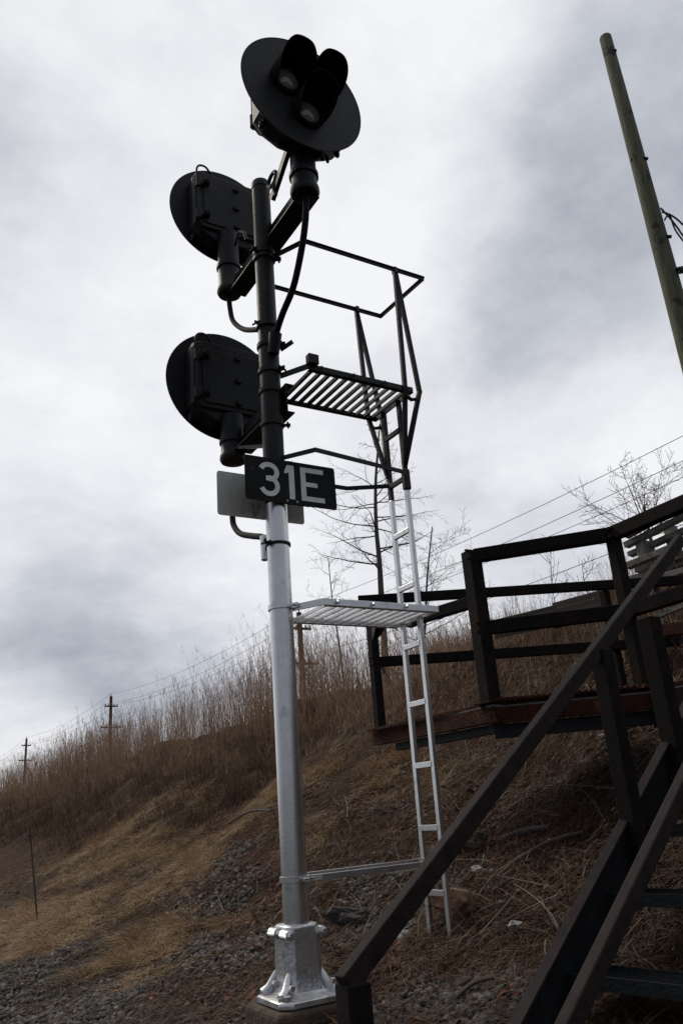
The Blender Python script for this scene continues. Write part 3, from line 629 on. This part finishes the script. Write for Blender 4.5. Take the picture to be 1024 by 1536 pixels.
def rock(c,s,m,label,seed,rot=0,sub=3,cat='rock'):
    import bmesh
    bm=bmesh.new(); bmesh.ops.create_icosphere(bm,subdivisions=sub,radius=1)
    for v in bm.verts:
        n=mnoise.noise(v.co*1.3+Vector((seed*7.1,0,0)))*.45+mnoise.noise(v.co*3.1+Vector((0,seed*3.3,0)))*.16
        q=v.co*(1+n); q=Vector((round(q.x*2.2)/2.2*.35+q.x*.65,round(q.y*2.2)/2.2*.35+q.y*.65,round(q.z*2)/2*.4+q.z*.6))
        v.co=Vector((q.x*s[0],q.y*s[1],q.z*s[2]))
    me=bpy.data.meshes.new('rock'); bm.to_mesh(me); bm.free(); me.materials.append(m)
    o=bpy.data.objects.new('rock',me); COL.objects.link(o); o.location=c; o.rotation_euler=(.1,.2,rot); return tag(o,label,cat)
rock(gp(1.10,.02,.05),(.15,.13,.11),ROCKT,'orange tan rock at the foot of the ladder',3,.4)
rock(gp(1.02,1.16,.05),(.18,.085,.06),ROCKM,'long dark rock lying right of the mast base',5,-.5)
rock(gp(1.85,.72,.03),(.12,.10,.08),mat('green_rock',(.05,.045,.025),(.10,.085,.05),rough=.9,scale=9,bump=.7),'square olive brown rock between ladder and handrail',8,.3)
rock(gp(1.55,.34,.02),(.05,.045,.028),ROCKW,'small white stone beside the sloping handrail',9)
rock(gp(.9,.33,.02),(.045,.04,.03),ROCKW,'small pale stone below the silver ladder bracket',12)
rock(gp(1.05,-.55,.02),(.06,.035,.02),ROCKW,'flat pinkish white stone in the litter right of the ladder foot',14)
rock(gp(-.42,.10,-.05),(.17,.20,.12),ROCKT,'rough tan boulder at the left of the mast footing',17,.3)
rock(gp(.4,-.62,.0),(.06,.05,.04),ROCKM,'grey stone at the bottom edge right of the newel post',19)
pr=random.Random(4)
def stick(p,q,r,m,name,label,cat,sag=.0):
    mid=p.lerp(q,.5)+Vector((0,0,sag)); return tag(obj(name,MB().tube(smooth_path([p,mid,q],4),[r]*9,8),m,None,True),label,cat)
p=gp(-.02,6.54); stick(p-Vector((0,0,.2)),atv(45,1240,6.54),.011,BARK,'metal_stake','thin dark stake leaning in the straw at the far left','stake')
p=atv(345,1240,5.7); g1=gp(p.x,5.7,.12); g2=gp(2.12,4.7,.02); stick(g1,g2,.014,BARK,'fallen_branch','dark curved stick lying on the bank left of the mast','branch',.06)
stick(gp(1.9,.50,.01),gp(2.05,.15,.01),.020,BARK,'fallen_log','short broken log lying beyond the handrail','log',.02)
stick(gp(1.65,.1,.03),gp(2.05,-.15,.03),.014,BARK,'fallen_log','thin log lying uphill of the white stone','log',.03)
stick(gp(.42,-.78,.03),gp(.56,-.90,.05),.011,TWIG,'driftwood_piece','pale wood scrap on the stones at the bottom edge','wood scrap',.02)
# rusty sheet and beam lying on the crest
def sheet(x0,y0,x1,y1,D,w,label,m=REDRUST):
    p=athd(x0,y0,D); q=athd(x1,y1,D-.6); d=(q-p).normalized(); s=Vector((-.25,-.15,-.6)).normalized(); b=MB(); n=14
    vs=[];fs=[]
    for i in range(n+1):
        for j in range(9):
            t=j/8; vs.append(p.lerp(q,i/n)+s*w*t+Vector((0,0,.02*math.sin(j*math.pi)+.015*(j%2)-.05*t*t)))
    for i in range(n):
        for j in range(8): a_=i*9+j; fs.append((a_,a_+1,a_+10,a_+9))
    b.add(vs,fs); o=obj('metal_sheet',b,m,None); so=o.modifiers.new('solid','SOLIDIFY'); so.thickness=.006; return tag(o,label,'metal sheet')
sheet(828,905,905,884,9.4,.30,'rusty brown corrugated sheet lying on the crest behind the railing',RUST)
sheet(742,930,832,908,9.8,.22,'rusty sheet scrap lying left on the crest, behind the mid rail',RUST)
tag(obj('rusty_beam',MB().bar(athd(955,950,7.3),athd(1045,940,6.9),.12,.10),REDRUST,None,False,.005),'rust red beam lying on the bank behind the stub post','beam')
tag(obj('timber_plank',MB().bar(athd(962,935,7.5),athd(1030,906,7.3),.05,.035),PLANK,None),'thin pale board leaning in the grass under the plank pile','plank')

# ------------------------------------------------------------------ loose ground cover (uncountable)
def blades(name,P,D,Ln,W,m,bend,label,kind='stuff',segs=2,taper=1.0):
    "ribbons: base P, direction D (unit), length, width, bend vector"
    n=len(P); side=np.cross(D,np.array([0,0,1.])+rng.normal(0,.35,(n,3))); side/=np.linalg.norm(side,axis=1,keepdims=True)+1e-9
    rows=[]
    for k in range(segs+1):
        t=k/segs; c=P+D*(Ln*t)[:,None]+bend*(t*t); w=W*(1-.75*t*taper)
        rows.append(c-side*w[:,None]/2); rows.append(c+side*w[:,None]/2)
    V=np.stack(rows,1).reshape(-1,3); b=(np.arange(n)*(2*(segs+1)))[:,None]
    F=np.concatenate([b+np.array([[2*k,2*k+1,2*k+3,2*k+2]]) for k in range(segs)],0)
    o=npmesh(name,V,F,m); o['kind']=kind; o['label']=label; o['category']='vegetation'; return o
def fbm2(u,v,s,seed):
    r=np.random.default_rng(seed); o=np.zeros_like(u)
    for k in range(7):
        a=r.uniform(0,6.28); w=s*r.uniform(.4,1.6); o+=np.sin((u*np.cos(a)+v*np.sin(a))*6.283/w+r.uniform(0,6.28))
    return o/3.
def scatter(n,u0,u1,v0,v1,near=True):
    u=rng.uniform(u0,u1,n)
    if near: # density falls with distance
        a,b=1/(v1+6),1/(v0+6); v=1/rng.uniform(a,b,n)-6
    else: v=rng.uniform(v0,v1,n)
    return u,v
def lying(n,u,v,lo,hi,lift,tilt):
    a=rng.uniform(0,6.283,n); l=rng.uniform(lo,hi,n); z=gz(u,v); e=.05
    sx=(gz(u+e,v)-z)/e; sy=(gz(u,v+e)-z)/e
    dz=np.cos(a)*sx+np.sin(a)*sy+rng.normal(tilt,abs(tilt)*.8+.08,n); D=np.stack([np.cos(a),np.sin(a),dz],-1); D/=np.linalg.norm(D,axis=1,keepdims=True)
    P=np.stack([u,v,z+rng.uniform(0,lift,n)],-1); return P,D,l
EL=[((.1,6.9),(1.3,1.9),.35),((1.6,9.6),(1.0,2.4),.5),((2.7,11.4),(.9,1.8),.5),((1.1,5.1),(.7,.7),.3),((1.9,5.7),(.8,.9),.4),((2.9,6.2),(.6,.9),.4),((.35,3.3),(.30,.55),.2),((-.2,5.3),(.6,.9),0)]
def strawmask(u,v):
    m=np.zeros_like(u)
    for (a,b),(ra,rb),_ in EL: m=np.maximum(m,1-((u-a)/ra)**2-((v-b)/rb)**2)
    return m+.35*fbm2(u,v,1.4,5)
def gravelmask(u,v):
    m=.40-(u+.25)*1.3+.55*fbm2(u,v,1.3,8)
    for (a,b),(ra,rb) in (((1.3,4.5),(.45,.7)),((.45,2.3),(.45,.9)),((1.55,1.5),(.55,.55)),((1.1,.85),(.55,.45)),((.4,-.8),(.45,.6)),((.9,3.4),(.5,.7))):
        m=np.maximum(m,1.0-((u-a)/ra)**2-((v-b)/rb)**2+.35*fbm2(u,v,.9,9))
    return m
# litter everywhere on the bank
n=120000; u,v=scatter(n,-.9,6.8,-2.6,60); k=(strawmask(u,v)<.5)&(gravelmask(u,v)<rng.uniform(.2,1.9,n)); u,v=u[k],v[k]
P,D,l=lying(len(u),u,v,.04,.20,.03,.10); fr=1+np.clip((v-14)/14,0,3); blades('grass_litter',P,D,l*fr,rng.uniform(.003,.008,len(u))*fr,LITTER,np.stack([rng.normal(0,.03,len(u)),rng.normal(0,.03,len(u)),-rng.uniform(0,.04,len(u))],-1),'dead brown grass litter covering the bank')
# short standing tufts
n=26000; u,v=scatter(n,.2,6.6,-2.4,30); k=(fbm2(u,v,.8,21)>.1)&(gravelmask(u,v)<.5); u,v=u[k],v[k]; n=len(u)
D=rng.normal(0,.45,(n,3)); D[:,2]=1; D/=np.linalg.norm(D,axis=1,keepdims=True); blades('dry_tufts',np.stack([u,v,gz(u,v)-.02],-1),D,rng.uniform(.07,.24,n),rng.uniform(.003,.006,n),LITTER,np.stack([rng.normal(-.05,.06,n),rng.normal(0,.06,n),-rng.uniform(0,.08,n)],-1),'short brown dead grass tufts on the bank')
# straw mats: combed down the slope
n=190000; u,v=scatter(n,-.8,4.2,2.2,14.5); k=strawmask(u,v)>rng.uniform(.05,.75,n); u,v=u[k],v[k]; n=len(u)
ang=np.pi+1.1*fbm2(u,v,.8,31)+rng.normal(0,1.0,n); z=gz(u,v); e=.05; sx=(gz(u+e,v)-z)/e; sy=(gz(u,v+e)-z)/e
dz=np.cos(ang)*sx+np.sin(ang)*sy+rng.uniform(.08,.7,n); D=np.stack([np.cos(ang),np.sin(ang),dz],-1); D/=np.linalg.norm(D,axis=1,keepdims=True); l=rng.uniform(.07,.24,n)
bend=np.stack([-.1*l,rng.normal(0,.04,n),-.55*l*rng.uniform(.4,1,n)],-1)
blades('straw_mats',np.stack([u,v,z],-1),D,l,rng.uniform(.002,.0045,n),STRAW,bend,'pale straw lying in mats on the lower bank',segs=3)
# leaves
n=26000; u,v=scatter(n,-.3,6.2,-2.6,16); k=fbm2(u,v,1.1,41)+.3*(v<2)>rng.uniform(-.4,1.1,n); u,v=u[k],v[k]
P,D,l=lying(len(u),u,v,.02,.05,.025,.2); blades('fallen_leaves',P,D,l,l*rng.uniform(.5,.9,len(u)),LEAF,np.zeros((len(u),3)),'small red brown fallen leaves on the bank',segs=1,taper=.6)
# twigs on the right
n=5200; u,v=scatter(n,.8,5.2,-2.6,8); P,D,l=lying(n,u,v,.10,.55,.05,.14); blades('dead_twigs',P,D,l,rng.uniform(.003,.010,n),TWIG,np.stack([rng.normal(0,.07,n),rng.normal(0,.07,n),-rng.uniform(0,.08,n)],-1),'grey dead twigs scattered over the bank',segs=4,taper=.7)
# green tuft
n=260; u=rng.normal(1.12,.07,n); v=rng.normal(.62,.07,n); D=rng.normal(0,.5,(n,3)); D[:,2]=1; D/=np.linalg.norm(D,axis=1,keepdims=True)
tg=blades('grass_tuft',np.stack([u,v,gz(u,v)-.01],-1),D,rng.uniform(.04,.11,n),rng.uniform(.003,.006,n),GREEN,np.zeros((n,3)),'one small green grass tuft below the silver bracket')
# stones
PHI=(1+5**.5)/2; ico=np.array([(-1,PHI,0),(1,PHI,0),(-1,-PHI,0),(1,-PHI,0),(0,-1,PHI),(0,1,PHI),(0,-1,-PHI),(0,1,-PHI),(PHI,0,-1),(PHI,0,1),(-PHI,0,-1),(-PHI,0,1)])/np.sqrt(1+PHI*PHI)
icf=np.array([(0,11,5),(0,5,1),(0,1,7),(0,7,10),(0,10,11),(1,5,9),(5,11,4),(11,10,2),(10,7,6),(7,1,8),(3,9,4),(3,4,2),(3,2,6),(3,6,8),(3,8,9),(4,9,5),(2,4,11),(6,2,10),(8,6,7),(9,8,1)])
def stones(name,u,v,lo,hi,m,label):
    n=len(u); r=lo+(hi-lo)*rng.beta(1.3,3.2,n); V=ico[None]*(1+rng.uniform(-.52,.40,(n,12,1)))*rng.uniform(.5,1.4,(n,1,3))
    a=rng.normal(size=(n,4)); a/=np.linalg.norm(a,axis=1,keepdims=True); w,x,y,z=a.T
    M=np.stack([np.stack([1-2*(y*y+z*z),2*(x*y-z*w),2*(x*z+y*w)],-1),np.stack([2*(x*y+z*w),1-2*(x*x+z*z),2*(y*z-x*w)],-1),np.stack([2*(x*z-y*w),2*(y*z+x*w),1-2*(x*x+y*y)],-1)],1)
    V=np.einsum('nij,nkj->nki',M,V)*r[:,None,None]; V[...,2]*=.75
    V+=np.stack([u,v,gz(u,v)+r*rng.uniform(-.1,.5,n)],-1)[:,None]
    F=(np.arange(n)*12)[:,None,None]+icf[None]; o=npmesh(name,V.reshape(-1,3),F.reshape(-1,3),m); o['kind']='stuff'; o['label']=label; o['category']='stones'; return o
n=120000; u,v=scatter(n,-2.6,2.6,-2.2,16); g=gravelmask(u,v); k=(g>rng.uniform(.1,.9,n))&(strawmask(u,v)<rng.uniform(.1,.6,n)); u,v=u[k],v[k]; h=rng.random(len(u))<.93
stones('ballast_gravel',u[h],v[h],.008,.040,BALLAST,'grey crushed stone ballast at the foot of the bank'); stones('pale_pebbles',u[~h],v[~h],.008,.030,PEBBLE,'paler brown and white pebbles mixed in the ballast')
n=900; u,v=scatter(n,.5,4.5,-2.4,12); stones('scattered_stones',u,v,.01,.035,PEBBLE,'odd pebbles scattered up the bank')
# reeds on the shoulder of the bank
def reeds(n,u0,u1,v0,v1,h0,h1,w0,w1,name,label,near=True,dens=None):
    u,v=scatter(n,u0,u1,v0,v1,near); c=fbm2(u,v,1.3,51); k=c>rng.uniform(-1.1,.9,n); 
    u,v,c=u[k],v[k],c[k]; n=len(u); D=rng.normal(0,.09,(n,3))*rng.choice([1,1,1,3.2],(n,1)); D[:,2]=1; D[:,0]-=.02; D/=np.linalg.norm(D,axis=1,keepdims=True)
    f=np.clip((u-u0)/1.6,.25,1); l=(h0+(h1-h0)*rng.beta(1.5,2.3,n)*1.25)*f*(1+.20*fbm2(u,v,1.3,52)+.12*fbm2(u,v,4.5,53))*(np.clip(.12+(v-4.4)/7,.18,1.12) if near else 1); P=np.stack([u,v,gz(u,v)-.05],-1)
    bend=np.stack([rng.normal(-.05,.13,n)*l,rng.normal(0,.13,n)*l,-.03*l],-1); W=rng.uniform(w0,w1,n)
    blades(name,P,D,l,W,REED,bend,label,segs=4,taper=.85)
    T=P+D*l[:,None]+bend; q=rng.random(n)<.55; T=T[q]; m_=4; T=np.repeat(T,m_,0); nn=len(T); Dp=rng.normal(0,.42,(nn,3)); Dp[:,2]=1; Dp/=np.linalg.norm(Dp,axis=1,keepdims=True)
    T[:,2]-=rng.uniform(0,.22,nn); ws=np.repeat(W[q],m_)
    blades(name.replace('reeds','reed_plumes'),T,Dp,rng.uniform(.06,.17,nn),ws*.8,REED,np.zeros((nn,3)),'feathery seed heads on the '+label,segs=1)
reeds(18000,3.9,7.4,4.6,30,.75,1.8,.005,.011,'reeds','tall dry brown reeds on the crest left of the walkway')
reeds(12000,3.7,8.6,26,95,.9,1.9,.008,.018,'far_reeds','dry brown reeds receding along the crest')
reeds(11000,3.7,9.5,90,330,.9,1.9,.02,.05,'distant_reeds','thin far line of dry reeds at the left horizon')
reeds(1300,5.2,7.6,-1.5,5.6,.15,.80,.003,.007,'crest_reeds','short sparse dry weeds on the crest behind the walkway',near=False)
reeds(5200,3.3,6.2,-1.5,6.5,.15,.60,.003,.006,'slope_reeds','low dry grass stems just below the crest',near=False)

n=30000; u,v=scatter(n,1.6,4.6,7,70); c=fbm2(u,v,1.6,61); k=(c>rng.uniform(-1.2,.9,n))&(strawmask(u,v)<.35)&(u>1.2+.55*fbm2(u,v,5,62)+1.1*(v<12)); u,v=u[k],v[k]; n=len(u)
D=rng.normal(0,.30,(n,3)); D[:,2]=1; D/=np.linalg.norm(D,axis=1,keepdims=True); far=1+np.clip((v-12)/20,0,3)
blades('slope_grass',np.stack([u,v,gz(u,v)-.03],-1),D,rng.uniform(.15,.55,n),rng.uniform(.004,.008,n)*far,LITTER,np.stack([rng.normal(-.06,.09,n),rng.normal(0,.09,n),-rng.uniform(0,.1,n)],-1),'dark brown weeds and grass on the upper slope left of the mast',segs=3)
n=30000; u,v=scatter(n,-.9,2.6,-2.2,14); P,D,l=lying(n,u,v,.05,.22,.05,.10); blades('gravel_straw',P,D,l,rng.uniform(.002,.006,n),LITTER,np.stack([rng.normal(0,.04,n),rng.normal(0,.04,n),-rng.uniform(0,.03,n)],-1),'dead grass blades blown over the ballast',segs=3)
# straw tussocks
nt_=150; tu,tv=scatter(1400,-.5,3.8,2.5,13.5); k=strawmask(tu,tv)>.15; tu,tv=tu[k][:nt_],tv[k][:nt_]; m_=130; u=np.repeat(tu,m_)+rng.normal(0,.045,len(tu)*m_); v=np.repeat(tv,m_)+rng.normal(0,.045,len(tu)*m_); n=len(u)
D=np.stack([(u-np.repeat(tu,m_))*9-.35,(v-np.repeat(tv,m_))*9,np.ones(n)],-1)+rng.normal(0,.15,(n,3)); D/=np.linalg.norm(D,axis=1,keepdims=True); l=rng.uniform(.12,.34,n)
blades('straw_tussocks',np.stack([u,v,gz(u,v)-.02],-1),D,l,rng.uniform(.002,.0045,n),STRAW,np.stack([-.25*l,rng.normal(0,.05,n),-.55*l],-1),'drooping golden tussocks in the straw patches',segs=3)

# ------------------------------------------------------------------ world: overcast sky + sun
W_=bpy.data.worlds.new('World'); scene.world=W_; W_.use_nodes=True; nt=W_.node_tree; N=nt.nodes; L=nt.links
for n_ in list(N): N.remove(n_)
out=N.new('ShaderNodeOutputWorld'); tc=N.new('ShaderNodeTexCoord')
def vm(op,a,b=None,**k):
    n_=N.new('ShaderNodeVectorMath'); n_.operation=op
    for i_,x in enumerate((a,b)):
        if x is None: continue
        if hasattr(x,'is_linked') or hasattr(x,'links'): L.new(x,n_.inputs[i_])
        else: n_.inputs[i_].default_value=x
    return n_
def mt(op,a,b=None,c=None,clamp=False):
    n_=N.new('ShaderNodeMath'); n_.operation=op; n_.use_clamp=clamp
    for i_,x in enumerate((a,b,c)):
        if x is None: continue
        if isinstance(x,(int,float)): n_.inputs[i_].default_value=x
        else: L.new(x,n_.inputs[i_])
    return n_.outputs[0]
dirn=vm('NORMALIZE',tc.outputs['Generated']).outputs[0]
# warp the direction a little so that cloud banks get ragged edges
nw=N.new('ShaderNodeTexNoise'); nw.inputs['Scale'].default_value=3.2; nw.inputs['Detail'].default_value=5; L.new(dirn,nw.inputs['Vector'])
wv=vm('SUBTRACT',nw.outputs['Color'],(.5,.5,.5)); wv=vm('MULTIPLY',wv.outputs[0],(.22,.22,.16)); wd=vm('ADD',dirn,wv.outputs[0]).outputs[0]
sep=N.new('ShaderNodeSeparateXYZ'); L.new(wd,sep.inputs[0]); zz=mt('ADD',mt('MAXIMUM',sep.outputs[2],0.0),.22)
cx=N.new('ShaderNodeCombineXYZ'); L.new(mt('DIVIDE',sep.outputs[0],zz),cx.inputs[0]); L.new(mt('DIVIDE',sep.outputs[1],zz),cx.inputs[1])
def cn(s,det,off,r=.55):
    n_=N.new('ShaderNodeTexNoise'); n_.inputs['Scale'].default_value=s; n_.inputs['Detail'].default_value=det; n_.inputs['Roughness'].default_value=r
    a_=vm('ADD',cx.outputs[0],off); L.new(a_.outputs[0],n_.inputs['Vector']); return n_.outputs['Fac']
lum=mt('MULTIPLY_ADD',mt('SUBTRACT',cn(1.1,7,(3.1,1.7,0)),.5),.42,.74)
lum=mt('MULTIPLY_ADD',mt('SUBTRACT',cn(4.2,9,(8.1,5.2,0),.62),.5),.22,lum)
lp=vm('MULTIPLY',dirn,(1,1,1.7)).outputs[0]
def dn(s_,det,off,r):
    n_=N.new('ShaderNodeTexNoise'); n_.inputs['Scale'].default_value=s_; n_.inputs['Detail'].default_value=det; n_.inputs['Roughness'].default_value=r
    a_=vm('ADD',lp,off); L.new(a_.outputs[0],n_.inputs['Vector']); return n_.outputs['Fac']
lum=mt('MULTIPLY_ADD',mt('SUBTRACT',dn(5.5,7,(2.2,.4,1.1),.58),.5),.34,lum)
lum=mt('MULTIPLY_ADD',mt('SUBTRACT',dn(12,8,(5.2,3.4,0.1),.68),.5),.22,lum)
LOBES=[(620,430,24,.20),(420,80,16,.10),(940,330,11,-.28),(830,420,5,-.10),(150,190,10,-.05),(60,480,9,.03),(130,660,9,-.04),(230,880,12,.02),(200,1000,8,-.16),(60,1040,7,-.14),(10,1105,4,.20),(980,600,8,.08),(720,700,9,-.10),(800,790,7,-.05),(20,300,7,-.08),(980,60,9,-.08),(160,780,11,.05)]
for x,y,wd_,amp in LOBES:
    d_=ray(x,y); dt=vm('DOT_PRODUCT',vm('NORMALIZE',wd).outputs[0],tuple(d_)).outputs['Value']
    mr=N.new('ShaderNodeMapRange'); mr.interpolation_type='SMOOTHERSTEP'; L.new(dt,mr.inputs[0]); mr.inputs[1].default_value=math.cos(R(wd_*1.5)); mr.inputs[2].default_value=math.cos(R(wd_*.15)); mr.inputs[3].default_value=0; mr.inputs[4].default_value=amp
    lum=mt('ADD',lum,mr.outputs[0])
# unseen sky behind the photographer dimmed to keep ground and silhouettes dark
FW=Vector((CF.x,CF.y,.9)).normalized(); dt=vm('DOT_PRODUCT',dirn,tuple(FW)).outputs['Value']
mr=N.new('ShaderNodeMapRange'); mr.interpolation_type='SMOOTHSTEP'; L.new(dt,mr.inputs[0]); mr.inputs[1].default_value=-.35; mr.inputs[2].default_value=.72; mr.inputs[3].default_value=.42; mr.inputs[4].default_value=1.0
lum=mt('MULTIPLY',lum,mr.outputs[0])
rp=N.new('ShaderNodeValToRGB'); e=rp.color_ramp.elements; e[0].position=0; e[0].color=(.0,.0,.0,1); e[1].position=1; e[1].color=(.96,.965,.99,1)
for p_,c_ in ((.25,(.215,.232,.285)),(.45,(.385,.41,.475)),(.65,(.60,.62,.675)),(.82,(.80,.81,.85))): q=e.new(p_); q.color=(*c_,1)
L.new(mt('MINIMUM',lum,1.0),rp.inputs[0])
bgc=N.new('ShaderNodeBackground'); L.new(rp.outputs[0],bgc.inputs[0]); bgc.inputs[1].default_value=1.0
sky=N.new('ShaderNodeTexSky'); sky.sky_type='NISHITA'; sky.sun_disc=False
SAZ,SEL=R(48),R(42)     # sun azimuth left of the view axis, elevation
sd=Vector((CF.x,CF.y,0)).normalized(); sd.rotate(__import__('mathutils').Euler((0,0,SAZ))); sdir=Vector((sd.x*math.cos(SEL),sd.y*math.cos(SEL),math.sin(SEL)))
sky.sun_elevation=SEL; sky.sun_rotation=math.atan2(sdir.x,sdir.y)
bgs=N.new('ShaderNodeBackground'); L.new(sky.outputs[0],bgs.inputs[0]); bgs.inputs[1].default_value=.08
mx=N.new('ShaderNodeMixShader'); mx.inputs[0].default_value=.93; L.new(bgs.outputs[0],mx.inputs[1]); L.new(bgc.outputs[0],mx.inputs[2]); L.new(mx.outputs[0],out.inputs[0])
sl=bpy.data.lights.new('sun','SUN'); sl.energy=1.35; sl.angle=R(20); sl.color=(1,.90,.76); so=bpy.data.objects.new('sun',sl); COL.objects.link(so)
so.rotation_euler=(-sdir).to_track_quat('-Z','Y').to_euler(); so.location=(0,0,30)
scene.view_settings.view_transform='Standard'; scene.view_settings.look='None'; scene.view_settings.exposure=0; scene.view_settings.gamma=1
scene.render.engine='CYCLES'
